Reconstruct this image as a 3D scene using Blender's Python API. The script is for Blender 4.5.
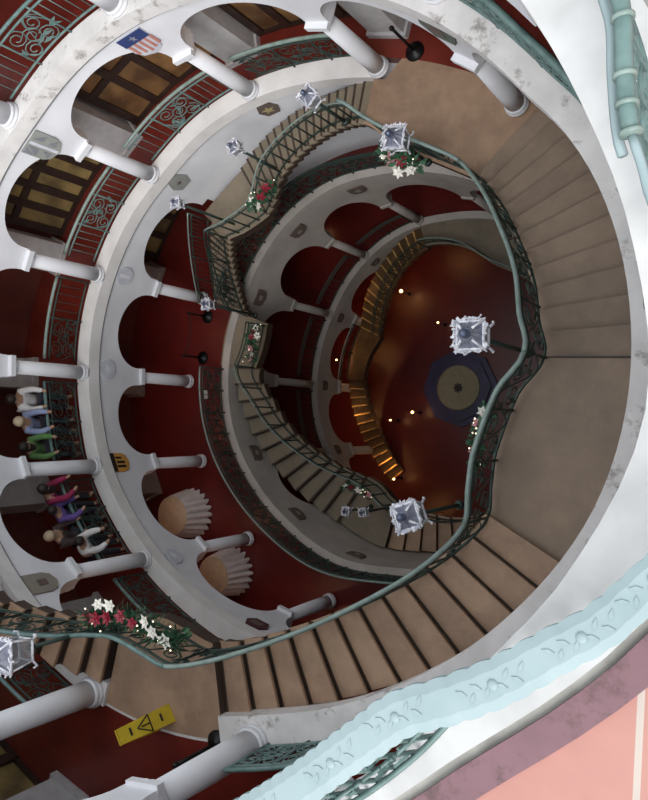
import bpy, math, random
from math import sin, cos, pi, radians, sqrt, atan2, degrees, hypot
from mathutils import Vector, Matrix
random.seed(7)
for o in list(bpy.data.objects): bpy.data.objects.remove(o)
SC = bpy.context.scene
COL = SC.collection
S = 5.0; ZF = -2.05
# ---------------------------------------------------------------- camera, sky, sun, exposure
def make_camera():
    Dx, H, pitch, yaw, roll, f = 1.4397, 2.1732, 1.0101, 0.0833, 0.0672, 750.8
    a = pi + yaw
    fw = Vector((cos(a)*cos(pitch), sin(a)*cos(pitch), -sin(pitch)))
    r = fw.cross(Vector((0, 0, 1))).normalized(); u = r.cross(fw)
    X = -u; Y = r
    Xr = X*cos(roll) + Y*sin(roll); Yr = -X*sin(roll) + Y*cos(roll)
    m = Matrix((Xr, Yr, -fw)).transposed().to_4x4()
    m.translation = Vector((Dx*S, 0, (H-ZF)*S))
    cd = bpy.data.cameras.new('camera'); cam = bpy.data.objects.new('camera', cd); COL.objects.link(cam)
    cam.matrix_world = m
    cd.sensor_fit = 'VERTICAL'; cd.sensor_height = 24.0; cd.lens = f/800*24.0
    cd.clip_start = 0.05; cd.clip_end = 200
    SC.camera = cam
make_camera()
w = bpy.data.worlds.new('world'); SC.world = w; w.use_nodes = True
wn = w.node_tree.nodes; wl = w.node_tree.links
bg = wn['Background']
bg.inputs[0].default_value = (0.93, 0.965, 1.0, 1); bg.inputs[1].default_value = 1.15
sd = bpy.data.lights.new('sun', 'SUN'); sd.energy = 2.6; sd.angle = radians(50); sd.color = (1, .98, .96)
sun = bpy.data.objects.new('sun', sd); COL.objects.link(sun); sun.rotation_euler = Vector((-cos(radians(127))*cos(radians(42)), -sin(radians(127))*cos(radians(42)), sin(radians(42)))).to_track_quat('Z', 'Y').to_euler()
SC.view_settings.view_transform = 'Standard'; SC.view_settings.look = 'None'
SC.view_settings.exposure = 0.25; SC.view_settings.gamma = 1.0; SC.view_settings.use_curve_mapping = False

# ---------------------------------------------------------------- materials
def mat(name, col, rough=.6, metal=0., noise=None, nscale=6., bump=0., emit=None, spec=None, alpha=None):
    m = bpy.data.materials.new(name); m.use_nodes = True
    nt = m.node_tree; b = nt.nodes['Principled BSDF']
    b.inputs['Base Color'].default_value = (*col, 1); b.inputs['Roughness'].default_value = rough
    b.inputs['Metallic'].default_value = metal
    if spec is not None: b.inputs['Specular IOR Level'].default_value = spec
    if emit: b.inputs['Emission Color'].default_value = (*emit[0], 1); b.inputs['Emission Strength'].default_value = emit[1]
    if alpha is not None: b.inputs['Alpha'].default_value = alpha
    tc = nt.nodes.new('ShaderNodeTexCoord')
    nz = nt.nodes.new('ShaderNodeTexNoise'); nz.inputs['Scale'].default_value = nscale; nz.inputs['Detail'].default_value = 7
    nt.links.new(tc.outputs['Object'], nz.inputs['Vector'])
    cr = nt.nodes.new('ShaderNodeValToRGB'); nt.links.new(nz.outputs['Fac'], cr.inputs['Fac'])
    c2 = noise or tuple(c*.85 for c in col)
    cr.color_ramp.elements[0].position = .35; cr.color_ramp.elements[0].color = (*c2, 1)
    cr.color_ramp.elements[1].position = .62; cr.color_ramp.elements[1].color = (*col, 1)
    nt.links.new(cr.outputs['Color'], b.inputs['Base Color'])
    if bump:
        bp = nt.nodes.new('ShaderNodeBump'); bp.inputs['Strength'].default_value = bump; bp.inputs['Distance'].default_value = .02
        nt.links.new(nz.outputs['Fac'], bp.inputs['Height']); nt.links.new(bp.outputs['Normal'], b.inputs['Normal'])
    return m
def spotted(name, col, spot, scale, lo=.60, hi=.68, rough=.7, nfac=.8):
    m = mat(name, col, rough, nscale=3.)
    nt = m.node_tree; b = nt.nodes['Principled BSDF']
    base = b.inputs['Base Color'].links[0].from_socket
    tc = [n for n in nt.nodes if n.type == 'TEX_COORD'][0]
    n2 = nt.nodes.new('ShaderNodeTexNoise'); n2.inputs['Scale'].default_value = scale; n2.inputs['Detail'].default_value = 9; n2.inputs['Roughness'].default_value = .7
    nt.links.new(tc.outputs['Object'], n2.inputs['Vector'])
    r2 = nt.nodes.new('ShaderNodeMapRange'); r2.inputs[1].default_value = lo; r2.inputs[2].default_value = hi; r2.inputs[4].default_value = nfac
    nt.links.new(n2.outputs['Fac'], r2.inputs[0])
    mx = nt.nodes.new('ShaderNodeMixRGB'); mx.inputs[2].default_value = (*spot, 1)
    nt.links.new(r2.outputs[0], mx.inputs[0]); nt.links.new(base, mx.inputs[1]); nt.links.new(mx.outputs[0], b.inputs['Base Color'])
    return m
def tiled(name, col, grout, size, rough=.5, c2=None):
    m = bpy.data.materials.new(name); m.use_nodes = True; nt = m.node_tree; b = nt.nodes['Principled BSDF']
    b.inputs['Roughness'].default_value = rough
    tc = nt.nodes.new('ShaderNodeTexCoord'); br = nt.nodes.new('ShaderNodeTexBrick')
    mp = nt.nodes.new('ShaderNodeMapping'); mp.inputs['Rotation'].default_value = (0, 0, radians(-5.69)); mp.inputs['Location'].default_value = (.083, .9, 0)
    nt.links.new(tc.outputs['Object'], mp.inputs['Vector']); nt.links.new(mp.outputs[0], br.inputs['Vector'])
    br.offset = 0; br.inputs['Scale'].default_value = 1/size; br.inputs['Brick Width'].default_value = 1; br.inputs['Row Height'].default_value = 1
    br.inputs['Mortar Size'].default_value = .009; br.inputs['Color1'].default_value = (*col, 1); br.inputs['Color2'].default_value = (*(c2 or col), 1)
    br.inputs['Mortar'].default_value = (*grout, 1)
    nz = nt.nodes.new('ShaderNodeTexNoise'); nz.inputs['Scale'].default_value = 2.5; nz.inputs['Detail'].default_value = 6
    nt.links.new(tc.outputs['Object'], nz.inputs['Vector'])
    mx = nt.nodes.new('ShaderNodeMixRGB'); mx.blend_type = 'MULTIPLY'; mx.inputs[0].default_value = .35
    nt.links.new(br.outputs['Color'], mx.inputs[1]); nt.links.new(nz.outputs['Fac'], mx.inputs[2]); nt.links.new(mx.outputs[0], b.inputs['Base Color'])
    return m
M = {}
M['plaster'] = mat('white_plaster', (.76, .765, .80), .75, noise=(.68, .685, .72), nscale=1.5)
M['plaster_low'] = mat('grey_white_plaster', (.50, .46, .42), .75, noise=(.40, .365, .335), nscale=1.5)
M['ledge'] = mat('ledge_white', (.80, .78, .77), .6, noise=(.70, .68, .66), nscale=2)
M['ledge_dirty'] = spotted('ledge_stained', (.74, .72, .71), (.22, .19, .17), 3.2, .56, .66, nfac=.75)
M['ledge_top'] = spotted('ledge_bright', (.60, .60, .60), (.33, .31, .28), 2.6, .66, .74, nfac=.5)
M['groove'] = mat('groove_grey', (.25, .25, .27), .8)
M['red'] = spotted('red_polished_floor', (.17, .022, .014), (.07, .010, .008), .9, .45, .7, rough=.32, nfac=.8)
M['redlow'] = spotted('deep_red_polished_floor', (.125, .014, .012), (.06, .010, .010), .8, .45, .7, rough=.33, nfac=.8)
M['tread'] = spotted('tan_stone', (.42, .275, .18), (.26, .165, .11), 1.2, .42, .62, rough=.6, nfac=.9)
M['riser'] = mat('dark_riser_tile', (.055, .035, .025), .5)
M['tread_shaded'] = spotted('tan_stone_shaded', (.30, .215, .15), (.20, .145, .105), .8, .42, .62, rough=.6, nfac=.9)  # tread stone with the shade of the right side put into its colour
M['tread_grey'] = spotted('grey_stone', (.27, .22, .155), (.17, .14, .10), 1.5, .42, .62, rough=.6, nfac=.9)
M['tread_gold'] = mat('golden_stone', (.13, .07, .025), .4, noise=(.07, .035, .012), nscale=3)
M['brass'] = mat('brass_nosing', (.95, .62, .22), .25, .6)
M['teal'] = mat('teal_paint', (.13, .21, .20), .45, noise=(.085, .15, .14), nscale=9)
M['paleteal'] = mat('pale_teal_paint', (.23, .30, .275), .4, noise=(.17, .235, .21), nscale=9)
M['plate'] = mat('sky_teal_paint', (.285, .37, .385), .55, noise=(.24, .32, .335), nscale=3, bump=.3)
M['iron'] = mat('dark_green_iron', (.035, .06, .05), .5, .3)
M['black'] = mat('black_metal', (.012, .012, .014), .4, .5)
M['silver'] = mat('silver_paint', (.88, .88, .92), .35, .1, noise=(.50, .52, .60), nscale=14)
M['mist'] = mat('misty_grey_paint', (.27, .28, .34), .4, .1, noise=(.15, .16, .22), nscale=10)
M['bluegrey'] = mat('blue_grey_metal', (.13, .16, .24), .35, .4)
M['glass'] = mat('lantern_glass', (.35, .38, .42), .1, alpha=.45)
M['wood'] = mat('dark_wood', (.035, .018, .012), .45, noise=(.02, .01, .008), nscale=5)
M['panel'] = mat('amber_wood_panel', (.26, .14, .055), .35, noise=(.09, .045, .02), nscale=1.6)
M['panelgold'] = mat('olive_gold_panel', (.33, .24, .09), .35, noise=(.13, .09, .04), nscale=1.8)
M['redwall'] = mat('maroon_wall', (.14, .03, .02), .6, noise=(.09, .02, .015), nscale=1)
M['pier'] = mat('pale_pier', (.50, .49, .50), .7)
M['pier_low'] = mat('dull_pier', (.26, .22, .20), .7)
M['curb'] = spotted('purple_curb', (.215, .115, .135), (.08, .05, .05), 3.5, .50, .62, nfac=.7)
M['greycurb'] = mat('grey_cement', (.42, .41, .38), .8, noise=(.28, .27, .25), nscale=4)
M['pink'] = tiled('pink_tile', (.54, .265, .22), (.58, .50, .44), 2.2, c2=(.52, .25, .21))
M['leaf'] = mat('garland_green', (.05, .14, .07), .5, noise=(.02, .07, .035), nscale=14)
M['redflower'] = mat('poinsettia_red', (.28, .015, .035), .5)
M['whiteflower'] = mat('poinsettia_white', (.85, .82, .74), .5)
M['pinkflower'] = mat('poinsettia_pink', (.6, .28, .30), .5)
M['bulb'] = mat('warm_bulb', (1, .8, .5), .3, emit=((1, .60, .25), 2.5))
M['spark'] = mat('tiny_bulb', (1, .95, .8), .3, emit=((1, .9, .65), 1.2))
M['cloth'] = mat('white_tablecloth', (.85, .76, .72), .8)
M['beige'] = mat('beige_tabletop', (.55, .44, .30), .7)
M['yellow'] = mat('yellow_plastic', (.62, .45, .03), .45)
M['violet'] = mat('violet_tile', (.035, .03, .11), .4, noise=(.02, .018, .06), nscale=3)
M['cream'] = mat('cream_tile', (.27, .24, .15), .5)
M['skin'] = mat('skin', (.45, .27, .18), .6)
M['hair'] = mat('dark_hair', (.02, .012, .01), .6)
M['navy'] = mat('navy', (.03, .05, .17), .6)
M['trousers'] = mat('dark_trousers', (.03, .03, .045), .8)
def fabric(n, c): 
    M[n] = mat(n, c, .85); return M[n]
fabric('white_shirt', (.75, .74, .74)); fabric('blue_shirt', (.28, .33, .52)); fabric('green_shirt', (.10, .22, .07))
fabric('magenta_top', (.30, .02, .08)); fabric('purple_top', (.13, .08, .30)); fabric('dark_top', (.06, .04, .04)); fabric('shield_orange', (.62, .30, .06))
fabric('shield_white', (.55, .56, .62)); fabric('shield_red', (.50, .20, .16)); fabric('shield_grey', (.22, .23, .26)); fabric('shield_brown', (.14, .10, .085))
fabric('shield_green', (.12, .14, .12)); fabric('shield_tan', (.27, .24, .20)); fabric('shield_maroon', (.09, .03, .035)); fabric('shield_pale', (.60, .62, .68)); fabric('shield_gold', (.40, .33, .16)); fabric('shield_sage', (.30, .31, .29))

# ---------------------------------------------------------------- helpers
def W(az, r, z): a = radians(az); return Vector((S*r*cos(a), S*r*sin(a), S*(z-ZF)))
def XY(x, y, z): return Vector((S*x, S*y, S*(z-ZF)))
class MB:
    def __init__(s): s.v = []; s.f = []; s.m = []; s.sm = []
    def add(s, vs, fs, mi=0, smooth=False):
        o = len(s.v); s.v += [tuple(v) for v in vs]
        for f in fs: s.f.append(tuple(i+o for i in f)); s.m.append(mi); s.sm.append(smooth)
    def hexa(s, p, mi=0):      # 8 points: bottom 4, top 4
        s.add(p, [(3,2,1,0),(4,5,6,7),(0,1,5,4),(1,2,6,5),(2,3,7,6),(3,0,4,7)], mi)
    def box(s, c, d, rz=0, mi=0, ax=None):
        X, Y, Z = ax or (Vector((cos(rz), sin(rz), 0)), Vector((-sin(rz), cos(rz), 0)), Vector((0,0,1)))
        c = Vector(c); p = []
        for z in (-1, 1):
            for x, y in ((-1,-1),(1,-1),(1,1),(-1,1)): p.append(c + X*x*d[0]/2 + Y*y*d[1]/2 + Z*z*d[2]/2)
        s.hexa(p, mi)
    def tube(s, pts, r, n=6, mi=0, closed=False):
        pts = [Vector(p) for p in pts]; N = len(pts)
        if N < 2: return
        rs = r if isinstance(r, (list, tuple)) else [r]*N
        vs = []; up = None
        for i, p in enumerate(pts):
            t = (pts[(i+1) % N] - pts[i-1]) if closed else (pts[min(i+1, N-1)] - pts[max(i-1, 0)])
            if t.length < 1e-9: t = Vector((0, 0, 1))
            t.normalize()
            if up is None: up = Vector((0, 0, 1)) if abs(t.z) < .9 else Vector((1, 0, 0))
            a = t.cross(up)
            if a.length < 1e-4: a = t.cross(Vector((1, 0, 0)))
            a.normalize(); b = a.cross(t).normalized(); up = b
            for k in range(n):
                q = 2*pi*k/n; vs.append(p + a*cos(q)*rs[i] + b*sin(q)*rs[i])
        fs = []
        for i in range(N if closed else N-1):
            j = (i+1) % N
            for k in range(n): fs.append((i*n+k, i*n+(k+1) % n, j*n+(k+1) % n, j*n+k))
        if not closed: fs += [tuple(range(n-1, -1, -1)), tuple((N-1)*n+k for k in range(n))]
        s.add(vs, fs, mi, True)
    def lathe(s, c, prof, n=20, mi=0, ax=None):
        X, Y, Z = ax or (Vector((1,0,0)), Vector((0,1,0)), Vector((0,0,1))); c = Vector(c); vs = []
        for r, z in prof:
            for k in range(n):
                q = 2*pi*k/n; vs.append(c + X*cos(q)*r + Y*sin(q)*r + Z*z)
        fs = []
        for i in range(len(prof)-1):
            for k in range(n): fs.append((i*n+k, i*n+(k+1) % n, (i+1)*n+(k+1) % n, (i+1)*n+k))
        fs += [tuple(range(n-1, -1, -1)), tuple((len(prof)-1)*n+k for k in range(n))]
        s.add(vs, fs, mi, True)
    def prism(s, pts, nrm, th, mi=0):   # polygon pts (world) extruded by nrm*th
        n = len(pts); nrm = Vector(nrm)*th
        s.add([Vector(p) for p in pts] + [Vector(p)+nrm for p in pts], [tuple(range(n-1, -1, -1)), tuple(range(n, 2*n))] + [(i, (i+1) % n, (i+1) % n+n, i+n) for i in range(n)], mi)
    def build(s, name, mats, parent=None, origin=None):
        if not isinstance(mats, (list, tuple)): mats = [mats]
        me = bpy.data.meshes.new(name)
        o = Vector(origin) if origin is not None else Vector((0, 0, 0))
        me.from_pydata([Vector(v)-o for v in s.v], [], s.f)
        for m in mats: me.materials.append(m)
        me.polygons.foreach_set('material_index', s.m); me.polygons.foreach_set('use_smooth', s.sm)
        me.update()
        ob = bpy.data.objects.new(name, me); COL.objects.link(ob)
        if parent is not None:
            ob.parent = parent; q = parent; wl_ = Vector((0, 0, 0))
            while q is not None: wl_ += q.location; q = q.parent
            ob.location = o - wl_
        else: ob.location = o
        return ob
def struct(ob, label=None):
    ob['kind'] = 'structure'
    if label: ob['label'] = label
    return ob
def thing(name, label, cat, loc, group=None):
    o = bpy.data.objects.new(name, None); COL.objects.link(o); o.location = Vector(loc); o.empty_display_size = .2
    o['label'] = label; o['category'] = cat
    if group: o['group'] = group
    return o
def tag(o, label, cat, group=None):
    o['label'] = label; o['category'] = cat
    if group: o['group'] = group
    return o
def interp(tab, az, period=True):
    az = az % 360
    t = sorted(tab.items())
    if period: t = [(t[-1][0]-360, t[-1][1]), (t[-2][0]-360, t[-2][1])][::-1] + t + [(t[0][0]+360, t[0][1]), (t[1][0]+360, t[1][1])]
    for i in range(len(t)-1):
        if t[i][0] <= az <= t[i+1][0]:
            p0 = t[max(i-1, 0)]; p1 = t[i]; p2 = t[i+1]; p3 = t[min(i+2, len(t)-1)]
            h = p2[0]-p1[0]; u = (az-p1[0])/h
            m1 = (p2[1]-p0[1])/max(p2[0]-p0[0], 1e-6)*h; m2 = (p3[1]-p1[1])/max(p3[0]-p1[0], 1e-6)*h
            return (2*u**3-3*u**2+1)*p1[1]+(u**3-2*u**2+u)*m1+(-2*u**3+3*u**2)*p2[1]+(u**3-u**2)*m2
    return t[0][1]
TM = {0:1.187, 12:1.178, 22:1.155, 30:1.122, 36:1.09, 50:1.048, 66:1.01, 83:1.0, 98:1.01, 113:1.04, 127:1.065, 141:1.078, 153:1.106, 166:1.124, 177:1.134, 188:1.132, 198:1.12, 209:1.11, 222:1.075, 235:1.045, 249:1.02, 263:1.01, 280:1.0, 297:1.0, 310:1.03, 321:1.065, 335:1.12, 349:1.172}
TD = {0:.90, 45:.86, 80:.86, 104:.885, 118:.915, 131:.925, 145:.92, 162:.905, 176:.905, 189:.905, 202:.90, 213:.885, 225:.865, 240:.845, 260:.835, 281:.81, 320:.85}
TC = {0:1.30, 9:1.27, 16:1.23, 23:1.19, 45:1.07, 70:1.0, 90:.985, 113:1.02, 141:1.08, 166:1.13, 188:1.14, 209:1.10, 235:1.03, 263:.99, 290:.985, 315:1.07, 337:1.18, 344:1.21, 351:1.26}
RM = lambda a: interp(TM, a)
RD = lambda a: interp(TD, a)
RC = lambda a: interp(TC, a)
ZB, ZA, ZD, ZE, ZC = .642, 0., -.66, -1.45, 1.29
AZ = [54, 83, 113, 142.3, 167.2, 188.4, 209, 233.2, 261.3, 294, 319, 345, 10, 32]     # column bays of the main ring
AZ3 = [35, 60, 87, 114.5, 137, 161, 187, 212, 237, 262, 287, 311, 335, 0]
def normal_in(R, az):     # inward unit normal and tangent of curve
    p0 = W(az-1, R(az-1), 0); p1 = W(az+1, R(az+1), 0); t = (p1-p0).normalized(); n = Vector((-t.y, t.x, 0))
    return n, t
# ---------------------------------------------------------------- slabs, ledges
def ring(name, Rin, Rout, z0, z1, m, step=3, a0=0, a1=360, parent=None, lip=None):
    mb = MB(); N = int((a1-a0)/step); full = a1-a0 >= 360
    vs = []
    for i in range(N + (0 if full else 1)):
        a = a0 + i*step
        ri, ro = Rin(a), Rout(a)
        vs += [W(a, ri, z0), W(a, ro, z0), W(a, ro, z1), W(a, ri, z1)]
    n = len(vs)//4; fs = []
    for i in range(N):
        j = (i+1) % n
        for k in range(4):
            fs.append((i*4+k, j*4+k, j*4+(k+1) % 4, i*4+(k+1) % 4))
    if not full: fs += [(0, 1, 2, 3), ((n-1)*4+3, (n-1)*4+2, (n-1)*4+1, (n-1)*4)]
    mb.add(vs, fs)
    return mb.build(name, m, parent)
ROUT = lambda a: RM(a) + .475
ROUTD = lambda a: RM(a) + .44
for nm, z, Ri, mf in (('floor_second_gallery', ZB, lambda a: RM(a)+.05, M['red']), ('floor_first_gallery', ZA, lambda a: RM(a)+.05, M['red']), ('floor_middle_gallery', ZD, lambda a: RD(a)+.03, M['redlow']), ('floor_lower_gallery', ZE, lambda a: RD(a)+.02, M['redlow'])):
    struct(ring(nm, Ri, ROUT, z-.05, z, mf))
LB = lambda a: RM(a)+.05
struct(ring('trim_ledge_second', lambda a: RM(a)-.022, LB, ZB-.045, ZB+.012, M['ledge_dirty'], step=2, a0=288, a1=624))
struct(ring('trim_gutter_second', lambda a: RM(a)-.01, lambda a: RM(a)+.05, ZB-.045, ZB-.002, M['ledge'], step=2, a0=262, a1=290))
struct(ring('trim_ledge_first', lambda a: RM(a)-.022, lambda a: RM(a)+.05, ZA-.045, ZA+.012, M['ledge'], step=2, a0=84, a1=402))
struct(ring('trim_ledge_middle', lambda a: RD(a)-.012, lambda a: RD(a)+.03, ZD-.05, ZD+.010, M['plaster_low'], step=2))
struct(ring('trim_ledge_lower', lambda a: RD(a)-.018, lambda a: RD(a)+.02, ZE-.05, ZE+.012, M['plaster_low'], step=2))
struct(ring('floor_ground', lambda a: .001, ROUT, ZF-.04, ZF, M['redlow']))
# topmost deck
TOL = {0:.10, 300:.042, 320:.042, 337:.044, 345:.082, 352:.096, 40:.11, 180:.10, 100:.10}
OL = lambda a: interp(TOL, a)
struct(ring('floor_top_terrace', lambda a: RC(a)+OL(a)+.052, lambda a: RC(a)+.75, ZC-.07, ZC-.004, M['pink']))
struct(ring('trim_ledge_top', RC, lambda a: RC(a)+OL(a), ZC-.07, ZC, M['ledge_top'], step=2))
struct(ring('trim_cement_strip', lambda a: RC(a)+OL(a), lambda a: RC(a)+OL(a)+.012, ZC-.07, ZC-.003, M['greycurb'], step=2))
struct(ring('trim_purple_curb', lambda a: RC(a)+OL(a)+.012, lambda a: RC(a)+OL(a)+.052, ZC-.07, ZC+.004, M['curb'], step=2))
for nm, z in (('trim_groove_upper', ZB-.045), ('trim_groove_first', ZA-.045)):
    struct(ring(nm, lambda a: RM(a)-.0135, lambda a: RM(a)-.005, z-.012, z, M['groove'], step=2))
struct(ring('trim_groove_middle', lambda a: RD(a)-.006, lambda a: RD(a)+.0, ZD-.062, ZD-.05, M['groove'], step=2))
# ---------------------------------------------------------------- arcades
def arcade(name, R, azs, z0, zs, zc, z1, hw, th, m, solid=()):
    # hw: half width of impost (in degrees computed from length), opening arch springs at zs, crown zc
    mb = MB(); n = len(azs); azs2 = sorted(azs)
    for i in range(n):
        a0 = azs2[i]; a1 = azs2[(i+1) % n] + (360 if i == n-1 else 0)
        d0 = degrees(hw/R(a0)); d1 = degrees(hw/R(a1)); b0 = a0+d0; b1 = a1-d1; mid = (b0+b1)/2; half = (b1-b0)/2
        sam = [(a0, zs)] + [(b0, zs)]
        K = 26
        for k in range(K+1):
            q = pi - pi*k/K; u = cos(q); a = mid + half*u; z = zs + .012 + (zc-zs-.012)*max(0, sin(q))**.85
            sam.append((a, z))
        sam += [(b1, zs), (a1, zs)]
        if i in solid: sam = [(a0+(a1-a0)*k/12, z0) for k in range(13)]
        vs = []
        for a, z in sam:
            ri = R(a)-.010; ro = ri+th
            vs += [W(a, ri, z), W(a, ri, z1), W(a, ro, z1), W(a, ro, z)]
        fs = []
        for k in range(len(sam)-1):
            A = k*4; B = A+4
            fs += [(A, A+1, B+1, B), (A+2, A+3, B+3, B+2), (A+3, A, B, B+3), (A+1, A+2, B+2, B+1)]
        mb.add(vs, fs)
    return struct(mb.build(name, m))
HC = .376
RT = lambda a: max(RM(a), RC(a)+.02) if (a % 360 < 100 or a % 360 > 285) else RM(a)
arcade('wall_arcade_top', RT, AZ, ZB, ZB+HC, ZB+.555, ZC-.071, .048, .07, M['plaster'])
arcade('wall_arcade_upper', RM, AZ, ZA, ZA+HC, ZA+.54, ZB-.046, .042, .07, M['plaster'])
arcade('wall_arcade_middle', RM, AZ, ZD, ZD+HC-.02, ZD+.515, ZA-.046, .038, .07, M['plaster'], solid=(3, 4))
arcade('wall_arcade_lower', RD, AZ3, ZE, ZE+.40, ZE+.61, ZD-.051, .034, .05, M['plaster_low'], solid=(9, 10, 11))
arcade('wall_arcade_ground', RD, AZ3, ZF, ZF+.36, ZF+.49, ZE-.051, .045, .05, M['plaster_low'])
# outer walls
TOA = {0:.40, 54:.22, 83:.22, 113:.25, 141:.30, 166:.37, 188:.43, 235:.43, 262:.43, 300:.42}
OA = lambda a: interp(TOA, a)
for nm, z0, z1, m in (('wall_outer_top', ZB, ZC-.075, M['redwall']), ('wall_outer_middle', ZD, ZA-.055, M['redwall']), ('wall_outer_lower', ZE, ZD-.055, M['redwall']), ('wall_outer_ground', ZF, ZE-.055, M['redwall'])):
    struct(ring(nm, lambda a: RM(a)+.44, lambda a: RM(a)+.48, z0, z1, m))
struct(ring('wall_outer_upper', lambda a: RM(a)+OA(a), lambda a: RM(a)+OA(a)+.03, ZA, ZB-.055, M['redwall']))
# ---------------------------------------------------------------- columns
def column_mesh(h, r, capw, parts):
    # returns dict name->MB in local coords
    sh = MB(); sh.lathe((0,0,0), [(r*1.0, .09*S*.25), (r, h*.3), (r*.93, h*.93)], 20)
    ba = MB(); ba.lathe((0,0,0), [(r*1.25, .0), (r*1.28, .035), (r*1.2, .05), (r*1.12, .07), (r*1.22, .085), (r*1.05, .115)], 20)
    ca = MB(); t = h
    ca.lathe((0,0,0), [(r*.95, t*.925), (r*1.12, t*.935), (r*1.12, t*.95), (r*.98, t*.955), (r*1.05, t*.965), (r*1.35, t*.985)], 20)
    ca.box((0, 0, t*.985+.035), (capw*2, capw*2.0, .10))
    return sh, ba, ca
side = {4:'', }
def columns(R, azs, idx, z, h, r, capw, labels, group, m, off=.010):
    sh, ba, ca = column_mesh(h*S-.06, r*S, capw*S, 0)
    proto = None
    for i in idx:
        az = azs[i]; n, t = normal_in(R, az)
        loc = W(az, R(az)+off, z+.012); rz = atan2(n.y, n.x)
        th = thing('stone_column', labels[i], 'column', loc, group); th.rotation_euler = (0, 0, rz)
        if proto is None:
            proto = [sh.build('shaft', m), ba.build('base', m), ca.build('capital', m)]
            obs = proto
        else:
            obs = []
            for p in proto:
                c = p.copy(); COL.objects.link(c); obs.append(c)
        for c in obs: c.parent = th; c.location = (0, 0, 0)
where = {0:'standing on the right-hand stair landing below the stained ledge', 1:'at the end of the ledge beside the stair opening at top centre', 2:'next to the striped shield, upper left', 3:'between the grey quartered shield and the stone plaque, upper left',
 4:'third bay above the people at the railing', 5:'just above the person in the white shirt', 6:'between the green and the magenta clothed people', 7:'above the big poinsettia garland, lower left', 8:'tucked behind the stair flight at lower left', 9:'hidden behind the bottom flight',
 10:'near side one', 11:'near side two', 12:'near side three', 13:'near side four'}
LA = {k: 'white round column of the upper arcade ' + v for k, v in where.items()}
LM = {1:'', 2:'short white column of the middle arcade under the gold crest, behind the stair', 3:'short white column of the middle arcade under the grey-green plaque beside the stair railing', 4:'short white column of the middle arcade beside the blue-white lamp and the stanchion', 5:'short white column of the middle arcade in the red floor below the second stanchion', 6:'short white column of the middle arcade under the yellow shield',
 7:'short white column of the middle arcade between the two pleated tables', 8:'short pinkish column of the middle arcade under the maroon shield, close to the stair handrail'}
LT = {0:'big white column on the stained second ledge, cut by the top edge of the photo', 3:'white column base of the top arcade, out of the left edge', 2:'white column base of the top arcade at the upper left corner', 8:'large white column of the top arcade lying behind the lower-left silver lantern', 9:'thickest white column at bottom left with a ringed capital, above the green railing', 1:'white column of the top arcade beyond the upper edge'}
L3 = {2:'grey column of the lower arcade nearest the dark stone landing', 3:'grey column of the lower arcade, top right of the row, over the golden steps', 4:'grey column of the lower arcade beside the small glowing wall light', 5:'grey column of the lower arcade left of the upper golden steps', 6:'grey column of the lower arcade level with the brown square plaque and lit landing', 7:'grey column of the lower arcade above the ringed plaque, partly behind stone stairs'}
columns(RM, AZ, [0,1,2,3,4,5,6,7], ZA, HC, .029, .040, LA, 'columns of the upper arcade', M['plaster'])
columns(RM, AZ, [4,5,6,7,8], ZD, HC-.02, .027, .036, LM, 'columns of the middle arcade', M['plaster'])
columns(RT, AZ, [0,1,2,3,8,9], ZB, HC, .036, .046, LT, 'columns of the top arcade', M['plaster'], .026)
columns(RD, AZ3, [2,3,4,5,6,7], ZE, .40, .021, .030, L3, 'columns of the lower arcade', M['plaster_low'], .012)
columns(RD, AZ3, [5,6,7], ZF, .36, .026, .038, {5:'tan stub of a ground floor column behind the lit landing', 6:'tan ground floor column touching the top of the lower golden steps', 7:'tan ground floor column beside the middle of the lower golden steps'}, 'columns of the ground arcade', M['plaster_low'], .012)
# ---------------------------------------------------------------- outer piers and wooden doors
def piers(z, h, idx, m, lab, w=.13, d=.10):
    for i in idx:
        az = AZ[i]; n, t = normal_in(RM, az); mb = MB(); og = OA(az) if z == ZA else .44
        c = W(az, RM(az)+og-d/2, z+h/2)
        mb.box(c, (d*S, w*S, h*S), 0, 0, (n, t, Vector((0,0,1))))
        mb.box(W(az, RM(az)+og-d/2, z+.012), ((d+.02)*S, (w+.02)*S, .024*S), 0, 0, (n, t, Vector((0,0,1))))
        struct(mb.build('wall_pier', m))
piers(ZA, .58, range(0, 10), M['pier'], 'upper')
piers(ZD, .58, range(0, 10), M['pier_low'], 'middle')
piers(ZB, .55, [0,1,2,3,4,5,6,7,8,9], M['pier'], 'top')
dn = [0]
def door_panel(az0, az1, z, h, ncol, mp, nrow=2):
    dn[0] += 1
    f = MB(); p = MB()
    a0 = az0+4.2; a1 = az1-4.2
    R = lambda a: RM(a)+(OA(a) if z == ZA else .44)-.025
    K = ncol
    for k in range(K+1):
        a = a0+(a1-a0)*k/K; n, t = normal_in(RM, a)
        f.box(W(a, R(a), z+h/2), (.02*S, .032*S, h*S), 0, 0, (n, t, Vector((0,0,1))))
    for k in range(K):
        b0 = a0+(a1-a0)*k/K; b1 = a0+(a1-a0)*(k+1)/K; am = (b0+b1)/2; n, t = normal_in(RM, am)
        wd = (W(b1, R(b1), 0)-W(b0, R(b0), 0)).length
        for r_ in range(nrow+1):
            f.box(W(am, R(am), z+h*r_/nrow), (.018*S, wd, .03*S), 0, 0, (n, t, Vector((0,0,1))))
        p.box(W(am, R(am)+.008, z+h/2), (.01*S, wd, h*S*.98), 0, 0, (n, t, Vector((0,0,1))))
    fo = f.build('door_%d' % dn[0], M['wood']); struct(fo)
    p.build('panel', mp, fo)
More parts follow.
